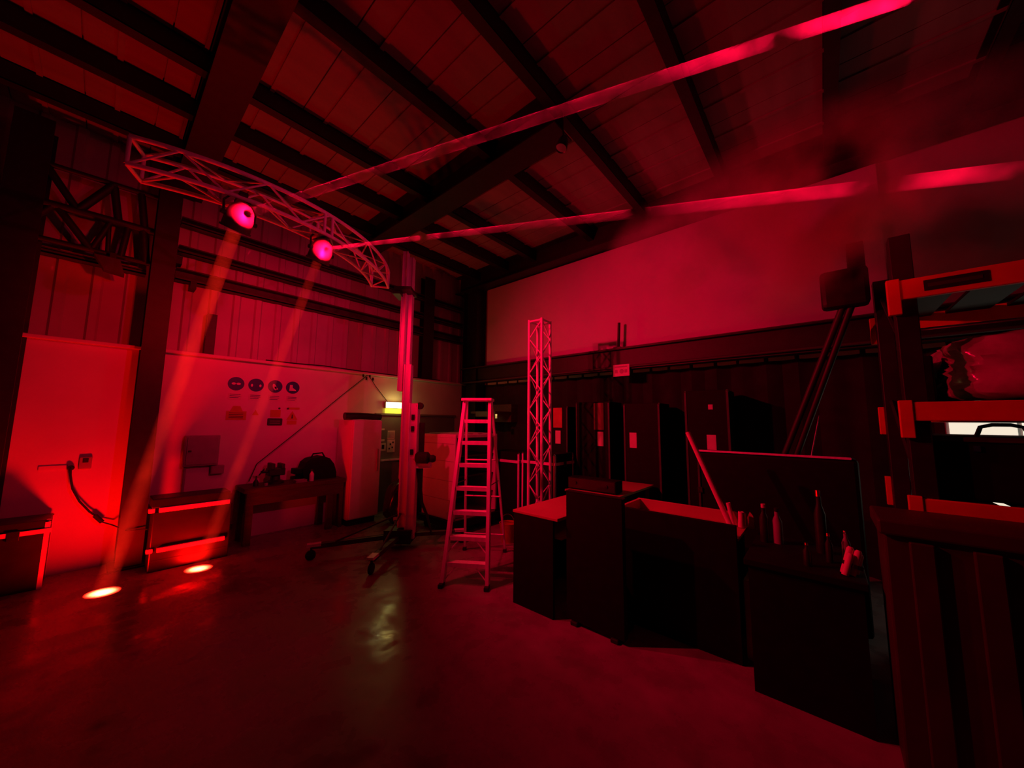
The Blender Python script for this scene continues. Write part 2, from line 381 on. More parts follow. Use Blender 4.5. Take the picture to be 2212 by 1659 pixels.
for k, (x, nm) in enumerate(zip((1.19, 1.42, 1.655, 1.885), kinds)):
    t = thing('safety_sign', f'round dark blue sign with pale {nm} symbol on white wall', 'sign', (x, YW, 1.87), 'round safety signs')
    dsc = flat(ell(x, 2.085, .092, .092, 40), Y0, Y1, 'disc', BLUE, t)
    if k == 0: shp = [ell(x-.027, 2.085, .024, .015), ell(x+.027, 2.085, .024, .015), rect(x-.008, x+.008, 2.083, 2.088)]
    elif k == 1: shp = [ell(x-.05, 2.078, .013, .02), ell(x+.05, 2.078, .013, .02)]
    elif k == 2: shp = [ell(x-.008, 2.075, .022, .048, rot=.35), ell(x+.012, 2.06, .012, .03, rot=.9)]
    else: shp = [[(x-.04, 2.125), (x-.005, 2.125), (x, 2.08), (x+.045, 2.05), (x+.045, 2.035), (x-.045, 2.035)]]
    for s in shp: flat(s, Y1, Y2, 'symbol', SIGNWHITE, dsc)
    p = flat(rect(x-.075, x+.075, 1.87, 1.955), Y0, Y1, 'caption_plate', PAPER, t)
    for j in range(3): flat(rect(x-.06, x+.06-.02*(j == 2), 1.935-j*.022, 1.942-j*.022), Y1, Y2, 'text_line', BLUE, p)
t = thing('notice_sign', 'wide faded yellow notice low left under the round signs', 'sign', (1.22, YW, 1.59))
flat(rect(1.11, 1.335, 1.59, 1.71), Y0, Y1, 'board', SIGNYEL, t); flat([(1.15, 1.71), (1.29, 1.71), (1.26, 1.78), (1.18, 1.78)], Y0, Y1, 'header', SIGNYEL, t)
for j in range(4): flat(rect(1.14, 1.30, 1.615+j*.022, 1.622+j*.022), Y1, Y2, 'text_line', SIGNBLACK, t)
t = thing('warning_sign', 'small triangular yellow warning sign at right end of signs', 'sign', (1.905, YW, 1.53))
flat([(1.83, 1.60), (1.98, 1.60), (1.905, 1.73)], Y0, Y1, 'triangle', SIGNYEL, t); flat([(1.895, 1.62), (1.915, 1.62), (1.91, 1.68), (1.9, 1.68)], Y1, Y2, 'symbol', SIGNBLACK, t)
flat(rect(1.84, 1.97, 1.53, 1.59), Y0, Y1, 'caption_plate', SIGNYEL, t)
t = thing('plaque', 'small black rounded plaque under the glove sign', 'sign', (1.685, YW, 1.515))
flat(rrect(1.59, 1.78, 1.515, 1.62, .015), Y0, Y1, 'plate', SIGNBLACK, t)
for j in range(2): flat(rect(1.62, 1.75, 1.545+j*.03, 1.552+j*.03), Y1, Y2, 'text_line', GREYBOX, t)
t = thing('notice_sign', 'small pale yellow notice just above the black plaque', 'sign', (1.68, YW, 1.635))
flat(rect(1.62, 1.75, 1.635, 1.74), Y0, Y1, 'board', SIGNYEL, t); flat(ell(1.73, 1.765, .014, .014), Y0, Y1, 'stud', SIGNBLACK, t)
t = thing('warning_sign', 'tiny warning triangle between yellow notice and black plaque', 'sign', (1.44, YW, 1.65))
flat([(1.40, 1.66), (1.48, 1.66), (1.44, 1.735)], Y0, Y1, 'triangle', SIGNYEL, t)
t = thing('strip_label', 'narrow label strip over the triangular warning sign', 'sign', (1.9, YW, 1.765))
flat(rect(1.84, 2.0, 1.755, 1.785), Y0, Y1, 'strip', SIGNYEL, t); flat(ell(1.84, 1.765, .015, .013), Y1, Y2, 'stud', SIGNBLACK, t)
# electrical boxes, socket and cord
t = thing('distribution_box', 'grey metal electrical box on the white wall beside column', 'electrical box', (.9, YW, 1.01))
MB().box((.72, YW-.1, 1.01), (1.06, YW, 1.39), .008).build('body', GREYBOX, t)
dr_ = box('door', (.74, YW-.112, 1.03), (1.04, YW-.1, 1.37), GREYBOX, t, .004); box('latch', (.755, YW-.125, 1.19), (.785, YW-.112, 1.21), SIGNBLACK, dr_)
rod('conduit', (.75, YW-.03, 1.02), (.75, YW-.03, .5), .014, GREYBOX, t)
t = thing('junction_box', 'small grey junction box below the larger electrical box', 'electrical box', (1.07, YW, .89))
MB().box((1.0, YW-.07, .89), (1.135, YW, 1.0), .006).build('body', GREYBOX, t); box('cover', (1.01, YW-.078, .9), (1.125, YW-.07, .99), GREYBOX, t)
t = thing('wall_socket', 'pale wall socket beside the black plug on left wall', 'socket', (-.055, YW, 1.05))
MB().box((-.10, YW-.03, 1.05), (-.01, YW, 1.18), .008).build('plate', GREYBOX, t); box('rocker', (-.075, YW-.038, 1.12), (-.035, YW-.03, 1.16), SIGNBLACK, t)
t = thing('wall_trunking', 'short flat cable trunking left of the plug on wall', 'trunking', (-.26, YW, 1.06))
box('cover', (-.36, YW-.012, 1.06), (-.18, YW, 1.1), PLASTER, t); box('end_cap', (-.18, YW-.014, 1.055), (-.172, YW, 1.105), GREYBOX, t)
t = thing('power_cord', 'black power cord with inline connector drooping from plug to case', 'cord', (-.15, YW, .4))
MB().lathe((-.15, YW, 1.07), (0, -1, 0), [(0, .026), (.03, .026), (.05, .018), (.052, 0)], 16).build('plug', RUBBER, t, True)
MB().tube([(-.15, 6.0, 1.07), (-.145, 5.985, 1.0), (-.12, 5.98, .86), (-.06, 5.98, .72), (.02, 5.98, .6), (.07, 5.98, .545)], .009, 8).build('cable', RUBBER, t, True)
MB().tube([(.06, 5.98, .555), (.12, 5.975, .475)], .02, 12).build('connector', RUBBER, t, True)
MB().tube([(.12, 5.975, .475), (.2, 5.96, .43), (.3, 5.7, .40), (.42, 5.68, .395), (.455, 5.67, .39)], .006, 8).build('cable', RUBBER, t, True)
# lattice girder and hanging floodlight in the left bay
t = thing('lattice_girder', 'dark lattice girder between columns in the upper left bay', 'girder', (-.28, 6.0, 3.38))
rod('chord', (-.8, 5.98, 4.24), (.24, 5.98, 4.28), .03, STEEL, t, 8); rod('chord', (-.8, 5.98, 3.44), (.24, 5.98, 3.44), .03, STEEL, t, 8); rod('chord', (-.8, 5.98, 3.82), (.24, 5.98, 3.84), .045, STEEL, t, 8)
for p, q, r in (((-.5, 3.84), (-.22, 3.44), .035), ((-.22, 3.44), (-.1, 3.84), .028), ((-.12, 3.84), (-.1, 3.44), .02), ((.03, 3.84), (.0, 3.44), .03), ((.15, 3.84), (.2, 3.44), .04), ((-.5, 3.84), (-.75, 3.44), .035), ((-.6, 4.24), (-.35, 3.84), .035), ((-.35, 3.84), (-.12, 4.26), .04), ((.1, 4.26), (.16, 3.84), .035), ((-.12, 4.26), (-.05, 3.84), .035)):
    rod('lattice_bar', (p[0], 5.98, p[1]), (q[0], 5.98, q[1]), r, STEEL, t, 8)
t = thing('floodlight', 'small dark floodlight hanging under the left bay girder', 'floodlight', (-.07, 5.9, 3.2))
MB().prism([(-.19, 5.82, 3.36), (.0, 5.82, 3.36), (.045, 5.82, 3.2), (-.11, 5.82, 3.22)], (0, .14, 0)).build('housing', GIRT, t)
MB().box((-.08, 5.86, 3.35), (-.03, 5.93, 3.43)).build('bracket', STEEL, t)
# exit sign and doors
t = thing('exit_sign', 'glowing yellow-green exit sign box above the grey doors', 'exit sign', (3.6, YW, 1.72))
MB().box((3.39, YW-.07, 1.83), (3.80, YW-.002, 1.945), .005).build('housing', GREYBOX, t)
box('lit_face', (3.395, YW-.078, 1.835), (3.795, YW-.07, 1.94), EXITLIT, t)
box('lens', (3.40, YW-.05, 1.735), (3.78, YW-.03, 1.828), EXITLOW, t)
point('exit_sign_light', (3.58, YW-.16, 1.9), .05, 1.9, (1, .7, .14))
dd = tag(box('door_1', (3.28, YW-.03, 0), (4.14, YW-.001, 1.71), GREYDOOR), 'grey left door leaf under the exit sign', kind='structure')
box('frame_head', (3.22, YW-.05, 1.7), (5.06, YW-.001, 1.735), GREYDOOR, dd); box('push_bar', (3.36, YW-.07, .88), (4.06, YW-.031, .91), ALU, dd)
d2_ = tag(box('door_2', (4.16, YW-.03, 0), (5.02, YW-.001, 1.70), GREYDOOR), 'grey right door leaf behind the cabinet', kind='structure')
box('push_bar', (4.24, YW-.07, .88), (4.94, YW-.031, .91), ALU, d2_)
for x0, x1, z0, z1, lab in ((3.475, 3.63, 1.03, 1.26, 'pale printed sheet with small pictures low on grey door'), (3.475, 3.62, 1.27, 1.42, 'pale printed sheet of text lines upper on grey door'), (3.34, 3.45, 1.06, 1.2, 'small framed dark picture card on grey door'), (3.345, 3.42, 1.23, 1.27, 'tiny pale sticker on grey door left of text sheet'), (3.345, 3.41, 1.43, 1.46, 'uppermost tiny pale sticker on grey door')):
    t = thing('notice_sheet', lab, 'notice', ((x0+x1)/2, YW-.03, z0), 'papers on the grey door')
    box('sheet', (x0, YW-.034, z0), (x1, YW-.03, z1), PAPER, t)
    if 'framed' in lab: box('picture', (x0+.03, YW-.036, z0+.035), (x1-.03, YW-.034, z1-.03), SIGNBLACK, t)
    elif 'text' in lab and 'sheet of' in lab:
        for j in range(5): box('text_line', (x0+.015, YW-.0355, z0+.02+j*.024), (x1-.015, YW-.034, z0+.03+j*.024), GREYBOX, t)
    elif 'pictures' in lab:
        for j, (u, v) in enumerate(((.03, .05), (.09, .07), (.05, .13), (.1, .16))): box('picture', (x0+u, YW-.0355, z0+v), (x0+u+.03, YW-.034, z0+v+.03), SIGNBLACK, t)
# loose lines across the wall
def cord(label, pts, r=.005):
    return tag(MB().tube(pts, r, 6).build('hanging_cable', RUBBER, None, True), label, 'cable')
cord('long thin cable slung down the wall from ledge to workbench', [(3.05, YW-.03, 2.41), (2.6, YW-.03, 2.0), (2.2, YW-.03, 1.62), (1.85, YW-.03, 1.3), (1.5, YW-.03, .98), (1.42, YW-.05, .75)], .006)
cord('short thin cable running from ledge to the exit sign', [(3.05, YW-.03, 2.41), (3.2, YW-.02, 2.22), (3.46, YW-.02, 1.94)])
for k in range(4): MB().lathe((2.95+.06*k, YW-.05, 2.36-.05*(k % 2)), (0, 0, 1), [(0, .0), (0, .016), (.05, .016), (.05, 0)], 8).build('cable_clip', RUBBER, wl)
cord('sagging dark cable lying along the wall ledge', [(1.5, YW-.04, 2.452), (1.9, YW-.05, 2.452), (2.3, YW-.03, 2.47), (2.9, YW-.05, 2.452), (3.6, YW-.03, 2.452), (4.6, YW-.05, 2.452)], .009)

# ------------------------------------------------------------------ road cases, workbench, fridge on the left
def roadcase(label, lo, hi, lid, rails=(), m=None, wheels=False, cat='road case', group='black road cases', latches=2):
    lo, hi = Vector(lo), Vector(hi); t = thing('road_case', label, cat, ((lo.x+hi.x)/2, (lo.y+hi.y)/2, lo.z), group); m = m or CASEPLY
    z0 = lo.z+(.06 if wheels else 0)
    MB().box((lo.x, lo.y, z0), (hi.x, hi.y, lid-.004), .004).build('body', m, t)
    ld = MB().box((lo.x, lo.y, lid+.004), (hi.x, hi.y, hi.z), .006).build('lid', m, t)
    e = .014
    for z in (lid,)+tuple(rails):
        mb = MB(); mb.box((lo.x-e, lo.y-e, z-.02), (hi.x+e, lo.y, z+.02)); mb.box((lo.x-e, lo.y, z-.02), (lo.x, hi.y, z+.02)); mb.build('edge_rail', ALU, t)
    for x in (lo.x, hi.x):
        s = -1 if x == lo.x else 1
        for y in (lo.y, hi.y):
            q = -1 if y == lo.y else 1
            MB().box((min(x, x-s*.025)-.003, min(y, y-q*.025)-.003, z0), (max(x, x-s*.025)+.003, max(y, y-q*.025)+.003, hi.z-.02)).build('corner_edge', ALU if len(rails) == 0 else m, t)
            MB().lathe((x-s*.012, y-q*.012, hi.z-.02), (0, 0, 1), [(-.01, .012), (0, .022), (.015, .02), (.024, .008)], 10).build('ball_corner', CHROME, t, True)
    for k in range(latches):
        x = lo.x+(hi.x-lo.x)*(k+.5)/latches
        box('latch', (x-.035, lo.y-.02, lid-.055), (x+.035, lo.y-.002, lid+.03), PLASTIC, ld, .003)
    if wheels:
        for x in (lo.x+.07, hi.x-.07):
            for y in (lo.y+.07, hi.y-.07): MB().lathe((x-.015, y, lo.z+.031), (1, 0, 0), [(0, .0), (0, .03), (.03, .03), (.03, 0)], 14).build('wheel', RUBBER, t)
    return t
t = thing('road_case', 'dark road case with two bright edge rails beside the floor spot', 'road case', (.79, 5.5, 0), 'black road cases')
MB().box((.46, 5.38, 0), (1.13, 5.66, .61), .01).build('body', CASEPLY, t)
MB().box((.44, 5.35, .66), (1.10, 5.66, .755), .01).build('lid', CASEPLY, t)
for z0, z1, x0, x1 in ((.61, .66, .47, 1.1), (.2, .245, .485, 1.08)):
    MB().box((x0+.03, 5.345, z0), (x1, 5.385, z1), .004).build('edge_rail', ALU, t); MB().box((x0-.05, 5.36, z0), (x0, 5.41, z1), .008).build('rail_corner', ALU, t)
box('seam', (.47, 5.376, .11), (1.12, 5.381, .116), SIGNBLACK, t); box('side_handle', (1.13, 5.45, .28), (1.17, 5.6, .36), PLASTIC, t, .01)
roadcase('black road case with bright edging at the far left wall', (-1.02, 5.64, 0), (-.22, 6.0, .63), .53, wheels=False)

t = thing('workbench', 'dark wooden workbench against the white wall under the signs', 'workbench', (1.95, 5.8, 0))
MB().box((1.28, 5.58, .66), (2.56, 6.03, .72), .006).build('bench_top', WOOD, t); box('apron', (1.32, 5.6, .5), (2.52, 5.63, .66), WOOD, t)
for x in (1.36, 2.36):
    for y in (5.64, 5.97): box('leg', (x-.04, y-.03, 0), (x+.04, y+.03, .66), WOOD, t)
box('side_panel', (2.5, 5.6, 0), (2.54, 6.02, .66), WOOD, t)
t = thing('bench_vise', 'dark cast bench vise and clamp on the workbench', 'vise', (1.68, 5.8, .72))
MB().lathe((1.68, 5.82, .72), (0, 0, 1), [(0, .11), (.03, .11), (.05, .06), (.1, .055), (.12, .08)], 18).build('base', STEEL, t, True)
MB().box((1.58, 5.74, .83), (1.78, 5.9, .93), .012).build('body', STEEL, t)
MB().box((1.60, 5.72, .92), (1.645, 5.92, 1.0), .008).build('jaw', STEEL, t); MB().box((1.72, 5.72, .92), (1.765, 5.92, .99), .008).build('jaw', STEEL, t)
MB().tube([(1.5, 5.8, .89), (1.58, 5.8, .89)], .018, 10).build('screw', STEEL, t); rod('handle_bar', (1.51, 5.7, .94), (1.51, 5.9, .84), .009, STEEL, t)
t = thing('tool_bag', 'large rounded dark tool bag at the right of the workbench', 'bag', (2.25, 5.85, .72))
prof = [(2.03, .72), (2.0, .86), (2.04, .98), (2.10, 1.03), (2.27, 1.06), (2.37, 1.02), (2.44, .93), (2.48, .8), (2.48, .72)]
MB().prism([(x, 5.74, z) for x, z in prof], (0, .24, 0)).build('body', BLACK, t)
MB().tube([(2.14, 5.86, 1.03), (2.17, 5.86, 1.09), (2.3, 5.86, 1.1), (2.34, 5.86, 1.03)], .012, 8).build('handle', BLACK, t, True)
MB().box((1.9, 5.76, .82), (2.05, 5.92, .9), .01).tube([(1.97, 5.84, .72), (1.97, 5.84, .84)], .03, 8).build('side_pouch', BLACK, t)
t = thing('spray_bottle', 'small white bottle standing before the dark tool bag', 'bottle', (2.1, 5.67, .72))
MB().lathe((2.1, 5.67, .72), (0, 0, 1), [(0, 0), (0, .03), (.1, .03), (.125, .014), (.14, .014)], 14).build('body', WHITE, t, True); MB().lathe((2.1, 5.67, .858), (0, 0, 1), [(0, .017), (.025, .017), (.026, 0)], 12).build('cap', SIGNBLACK, t)
t = thing('parts_tray', 'flat pale parts tray lying on the workbench', 'tray', (1.98, 5.68, .72))
MB().box((1.88, 5.62, .72), (2.03, 5.74, .732)).build('base', GREYBOX, t)
for lo, hi in (((1.88, 5.62, .73), (2.03, 5.626, .755)), ((1.88, 5.734, .73), (2.03, 5.74, .755)), ((1.88, 5.62, .73), (1.886, 5.74, .755)), ((2.024, 5.62, .73), (2.03, 5.74, .755))): box('rim', lo, hi, GREYBOX, t)
t = thing('oil_can', 'small cone-topped oil can at the left end of workbench', 'oil can', (1.44, 5.75, .72))
MB().lathe((1.44, 5.75, .72), (0, 0, 1), [(0, 0), (0, .032), (.05, .032), (.09, .01), (.13, .006)], 14).build('body', STEEL, t, True); rod('spout_tip', (1.44, 5.75, .845), (1.455, 5.75, .75), .004, CHROME, t)
t = thing('small_jar', 'little pale jar between the oil can and the vise', 'jar', (1.54, 5.68, .72))
MB().lathe((1.54, 5.68, .72), (0, 0, 1), [(0, 0), (0, .022), (.035, .022), (.04, .018)], 12).build('body', GREYBOX, t, True); MB().lathe((1.54, 5.68, .758), (0, 0, 1), [(0, .02), (.012, .02), (.012, 0)], 12).build('lid', SIGNBLACK, t)

t = thing('refrigerator', 'tall plain white refrigerator between workbench and doors', 'refrigerator', (2.74, 5.75, 0))
MB().box((2.58, 5.52, .09), (3.06, 6.0, 1.61), .012).build('body', WHITE, t); fd = MB().box((2.585, 5.47, .11), (3.055, 5.516, 1.6), .012).build('door', WHITE, t)
box('plinth', (2.6, 5.55, 0), (3.04, 5.98, .09), SIGNBLACK, t); box('handle', (2.98, 5.445, .8), (3.005, 5.47, 1.15), GREYBOX, fd, .006)
t = thing('rolled_mat', 'dark rolled mat lying on top of the refrigerator', 'roll', (2.8, 5.7, 1.61))
MB().tube([(2.5, 5.62, 1.665), (2.62, 5.62, 1.668), (2.75, 5.62, 1.672), (2.95, 5.62, 1.665), (3.1, 5.62, 1.662)], .058, 16, .05).build('roll', CASEPLY, t, True)
MB().lathe((3.1, 5.62, 1.662), (1, -.15, 0), [(-.005, 0), (-.005, .05), (.004, .045), (.004, 0)], 16).build('end_coil', GREYBOX, t)
def bag(label, x, y, r, h, seed):
    t = thing('refuse_bag', label, 'bag', (x, y, 0), 'black refuse bags'); R = random.Random(seed)
    b = bmesh.new(); bmesh.ops.create_icosphere(b, subdivisions=4, radius=1)
    fs = [(R.uniform(3, 9), R.uniform(0, 6), Vector((R.uniform(-1, 1), R.uniform(-1, 1), R.uniform(-1, 1)))) for _ in range(9)]
    for v in b.verts:
        n = v.co.copy(); k = 1+sum(.03*math.sin(f*n.dot(d)+p) for f, p, d in fs); z = max(0, (n.z*k*.5+.46))
        v.co = Vector((n.x*k*r+x, n.y*k*r+y, z*h))
    m = MB(); m.b.free(); m.b = b; m.build('sack', BIN, t, True)
    MB().lathe((x, y, h*.93), (.1, 0, 1), [(0, .06), (.05, .03), (.08, .05), (.13, .075)], 10).build('tied_neck', BIN, t, True)
bag('black refuse bag slumped beside the refrigerator', 3.22, 5.1, .24, .7, 1)
bag('black refuse bag close behind the lift mast base', 3.74, 5.45, .28, .85, 2)

# ------------------------------------------------------------------ lift mast
LFT = Vector((-.656, .755, 0)); DEP = Vector((.755, .656, 0)); UP = Vector((0, 0, 1))
MC = Vector((2.72, 4.10, 0))
t = thing('lift_mast', 'telescopic aluminium lift mast holding the arc truss end', 'lift mast', MC)
def mast(off, hw, z0, z1, hd=.05, dd=0):
    mb = MB(); c0 = MC+LFT*off+DEP*dd; zc, hz = (z0+z1)/2, (z1-z0)/2
    mb.obox(c0+UP*zc, LFT, DEP, UP, hw, hd, hz, .004)
    for s in (-1, 1): mb.obox(c0+UP*zc+LFT*s*hw*.82-DEP*(hd+.006), LFT, DEP, UP, hw*.16, .008, hz)
    return mb.build('mast_section', ALU, t)
mast(-.02, .06, .12, 1.83); mast(.09, .048, .25, 2.35, .045, .03); mast(.125, .04, .85, 3.88, .04, .09); mast(.185, .033, 2.0, 3.94, .04, .03)
MB().obox(MC+LFT*.16+UP*3.36, LFT, DEP, UP, .11, .16, .02, .004).obox(MC+LFT*.25+UP*3.32, LFT, DEP, UP, .05, .14, .03).build('carriage_fork', PLASTIC, t)
MB().obox(MC+LFT*.1+UP*.16, LFT, DEP, UP, .16, .13, .07, .01).build('base_block', STEEL, t)
ends = [Vector((2.01, 3.68, 0)), Vector((1.73, 4.55, 0)), Vector((3.30, 3.72, 0)), Vector((3.0, 4.85, 0))]
for k, e in enumerate(ends):
    p0 = MC+LFT*.1
    d = (e-p0).normalized()
    s = d.cross(UP)
    leg = MB(); L = (e-p0).length
    leg.obox(p0+d*L/2+UP*.15, d, s, UP, L/2, .03, .022, .003); leg.build('outrigger', GIRT, t)
    MB().obox(p0+d*(L-.03)+UP*.165, d, s, UP, .07, .035, .012, .003).build('outrigger_end', ALU, t)
    MB().lathe(e+UP*.055-s*.018, s, [(0, 0), (0, .05), (.004, .055), (.032, .055), (.036, .05), (.036, 0)], 18).build('wheel', RUBBER, t, True)
    rod('caster_stem', e+UP*.08, e+UP*.15, .015, STEEL, t)
    if k < 2: rod('leg_stay', MC+LFT*.1+UP*.42, p0+d*L*.75+UP*.17, .011, GIRT, t)
MB().lathe(MC-LFT*.1-DEP*.06+UP*1.8, DEP, [(0, 0), (0, .045), (.05, .045), (.05, 0)], 16).build('pulley', RUBBER, t, True)
MB().obox(MC-LFT*.15+UP*1.06, LFT, DEP, UP, .1, .05, .055, .01).build('winch_box', ALU, t)
MB().lathe(MC-LFT*.2-DEP*.06+UP*1.12, -LFT, [(0, .012), (.06, .012), (.065, .045), (.1, .05), (.13, .035), (.135, 0)], 16).build('winch_knob', RUBBER, t, True)
MB().lathe(MC-LFT*.07-DEP*.05+UP*1.13, -LFT, [(0, .05), (.03, .075), (.16, .075), (.19, .04)], 16).build('winch_drum', RUBBER, t, True)
MB().obox(MC-LFT*.13+UP*1.36, LFT, DEP, UP, .035, .01, .22).build('strap', RUBBER, t)
MB().tube([MC-LFT*.1+UP*1.02, MC-LFT*.13+UP*.75, MC-LFT*.16+UP*.55, MC-LFT*.24+UP*.38, MC-LFT*.3+UP*.16], .032, 8, .012).build('strap_tail', RUBBER, t, True)
for z in (1.2, 1.5, 1.65): MB().obox(MC-LFT*.02-DEP*.06+UP*z, LFT, DEP, UP, .02, .004, .035).build('slot_cover', PLASTIC, t)

# ------------------------------------------------------------------ white cabinet on a dolly
t = thing('metal_cabinet', 'white open-sided cabinet on a black dolly behind the mast', 'cabinet', (3.8, 4.4, 0))
MB().box((3.38, 4.0, .2), (4.25, 4.03, .23)).box((3.38, 4.0, 1.36), (4.25, 4.76, 1.41), .006).build('top_panel', WHITE, t)
MB().box((3.38, 4.0, .2), (3.41, 4.76, 1.36), .004).build('side_panel', WHITE, t); MB().box((4.22, 4.0, .2), (4.25, 4.76, 1.36)).build('side_panel', WHITE, t)
box('back_panel', (3.41, 4.73, .2), (4.22, 4.76, 1.36), WHITE, t); box('bottom_panel', (3.41, 4.0, .2), (4.22, 4.73, .23), WHITE, t)
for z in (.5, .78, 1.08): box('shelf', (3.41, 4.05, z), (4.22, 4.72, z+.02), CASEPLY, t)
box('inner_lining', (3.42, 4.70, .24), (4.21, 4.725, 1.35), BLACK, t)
for z in (.47, .74, 1.02, 1.27): box('panel_seam', (3.377, 4.02, z), (3.3795, 4.74, z+.006), GREYBOX, t)
for k in range(4): MB().box((3.45+k*.2, 4.03, 1.411), (3.55+k*.2, 4.73, 1.425), .004).build('top_slat', GREYBOX, t)
box('dolly', (3.34, 3.95, .1), (4.3, 4.8, .2), BLACK, t, .01)
for x in (3.44, 4.2):
    for y in (4.05, 4.7): MB().lathe((x-.02, y, .051), (1, 0, 0), [(0, 0), (0, .05), (.04, .05), (.04, 0)], 14).build('wheel', RUBBER, t)
    box('caster_bracket', (x-.04, 4.0, .08), (x+.04, 4.1, .1), STEEL, t)

# ------------------------------------------------------------------ step ladder
U_, V_ = Vector((.56, -.83, 0)).normalized(), Vector((.83, .56, 0)).normalized()
L0 = Vector((2.445, 2.715, 0))
t = thing('step_ladder', 'tall aluminium step ladder standing open in the middle', 'ladder', L0)
def lp(u, v, z): return L0+U_*u+V_*v+UP*z
HT = 1.85
def rail(u0, u1, v0, v1, z0, z1, hw, hd, name):
    p, q = lp(u0, v0, z0), lp(u1, v1, z1); d = (q-p).normalized(); a = (U_-d*U_.dot(d)).normalized(); b2 = d.cross(a)
    mb = MB(); mb.obox((p+q)/2, a, b2, d, hw, .003, (q-p).length/2); mb.obox((p+q)/2+a*hw*.9+b2*hd/2, a, b2, d, .002, hd/2, (q-p).length/2); mb.obox((p+q)/2-a*hw*.9+b2*hd/2, a, b2, d, .002, hd/2, (q-p).length/2)
    return mb.build(name, ALU, t)
wb0, wt0, vt = .225, .145, .42
for s in (-1, 1):
    rail(s*wb0, s*wt0, 0, vt, .02, HT, .017, .085, 'front_rail')
    rail(s*(wb0+.03), s*(wt0+.0), 1.02, vt+.1, .02, HT-.02, .012, .03, 'rear_rail')
    MB().obox(lp(s*wb0, .0, .018), U_, V_, UP, .022, .045, .018, .004).build('foot', RUBBER, t)
    MB().obox(lp(s*(wb0+.03), 1.02, .018), U_, V_, UP, .02, .03, .018, .004).build('foot', RUBBER, t)
for k in range(7):
    z = .205+k*.2355; f = z/HT; hw = wb0+(wt0-wb0)*f-.012; v = vt*f+.045
    mb = MB(); mb.obox(lp(0, v, z), U_, V_, UP, hw, .042, .004); mb.obox(lp(0, v-.04, z-.014), U_, V_, UP, hw, .003, .02); mb.obox(lp(0, v+.04, z-.012), U_, V_, UP, hw, .003, .012)
    mb.build('step', ALU, t)
    if k < 2:
        for s in (-1, 1): rod('step_brace', lp(s*hw, v-.035, z-.15), lp(s*(hw-.12), v-.035, z-.012), .006, ALU, t, 6)
MB().obox(lp(0, vt+.05, HT), U_, V_, UP, wt0+.03, .09, .016, .004).build('top_cap', ALU, t)
for f in (.12, .38, .62): rod('rear_bar', lp(-(wb0+.03)*(1-f)-wt0*f, 1.02+(vt-.92)*f, HT*f), lp((wb0+.03)*(1-f)+wt0*f, 1.02+(vt-.92)*f, HT*f), .009, ALU, t, 8)
for s in (-1, 1): rod('spreader', lp(s*.2, vt*.5+.08, .93), lp(s*.2, .77, .9), .006, STEEL, t, 6)

# ------------------------------------------------------------------ upright truss tower
TC = Vector((3.94, 2.92, 0)); H2 = .105
t = thing('truss_tower', 'upright aluminium box truss tower in front of the screen', 'truss', TC)
cs = [Vector((sx*H2, sy*H2, 0)) for sx, sy in ((-1, -1), (1, -1), (1, 1), (-1, 1))]
ROT = Matrix.Rotation(math.radians(3), 3, 'Z'); cs = [ROT @ v for v in cs]
for v in cs: rod('chord', TC+v+UP*.03, TC+v+UP*3.02, .02, ALU, t, 12)
NT = 12
for k in range(NT):
    z0, z1 = .05+k*2.95/NT, .05+(k+1)*2.95/NT
    for j in range(4):
        P, Q = cs[j], cs[(j+1) % 4]
        if (k+j) % 2: P, Q = Q, P
        rod('brace', TC+P+UP*z0, TC+Q+UP*z1, .008, ALU, t, 8)
for z in (.04, 3.0):
    for j in range(4): rod('end_bar', TC+cs[j]+UP*z, TC+cs[(j+1) % 4]+UP*z, .014, ALU, t, 8)
MB().obox(TC+UP*.015, ROT @ Vector((1, 0, 0)), ROT @ Vector((0, 1, 0)), UP, .22, .22, .015, .004).build('base_plate', STEEL, t)

# ------------------------------------------------------------------ ceiling lamp, hanging sign
t = thing('ceiling_spotlight', 'little dark spotlight hung from the middle rafter', 'spotlight', (2.82, 1.8, 4.33))
MB().lathe((2.82, 1.8, 4.42), (-.3, .1, -1), [(-.05, .0), (-.05, .03), (0, .05), (.09, .06), (.1, .055), (.06, .05)], 18, False).build('housing', PLASTIC, t, True)
MB().tube([(2.82, 1.8, 4.46), (2.82, 1.8, 4.525)], .012, 8).build('stem', PLASTIC, t); MB().lathe((2.82, 1.8, 4.42), (-.3, .1, -1), [(.085, 0), (.085, .056), (.09, .056), (.09, 0)], 18).build('lens', CHROME, t)
t = thing('hanging_sign', 'small pale sign board hanging below the screen rail', 'sign', (5.14, 2.28, 2.27))
MB().box((5.135, 2.14, 2.31), (5.15, 2.40, 2.49), .003).build('board', SIGNWHITE, t)
box('text_line', (5.132, 2.17, 2.445), (5.1355, 2.37, 2.465), GREYBOX, t)
MB().lathe((5.1355, 2.26, 2.385), (-1, 0, 0), [(0, 0), (0, .035), (.003, .035), (.003, 0)], 18).build('symbol', GREYBOX, t)
for s in (-1, 1): box('symbol_bar', (5.132, 2.27+s*.075-.02, 2.36), (5.1355, 2.27+s*.075+.02, 2.41), GREYBOX, t)
for y in (2.17, 2.37): rod('hanger', (5.145, y, 2.48), (5.16, y, 2.47), .004, STEEL, t, 6)

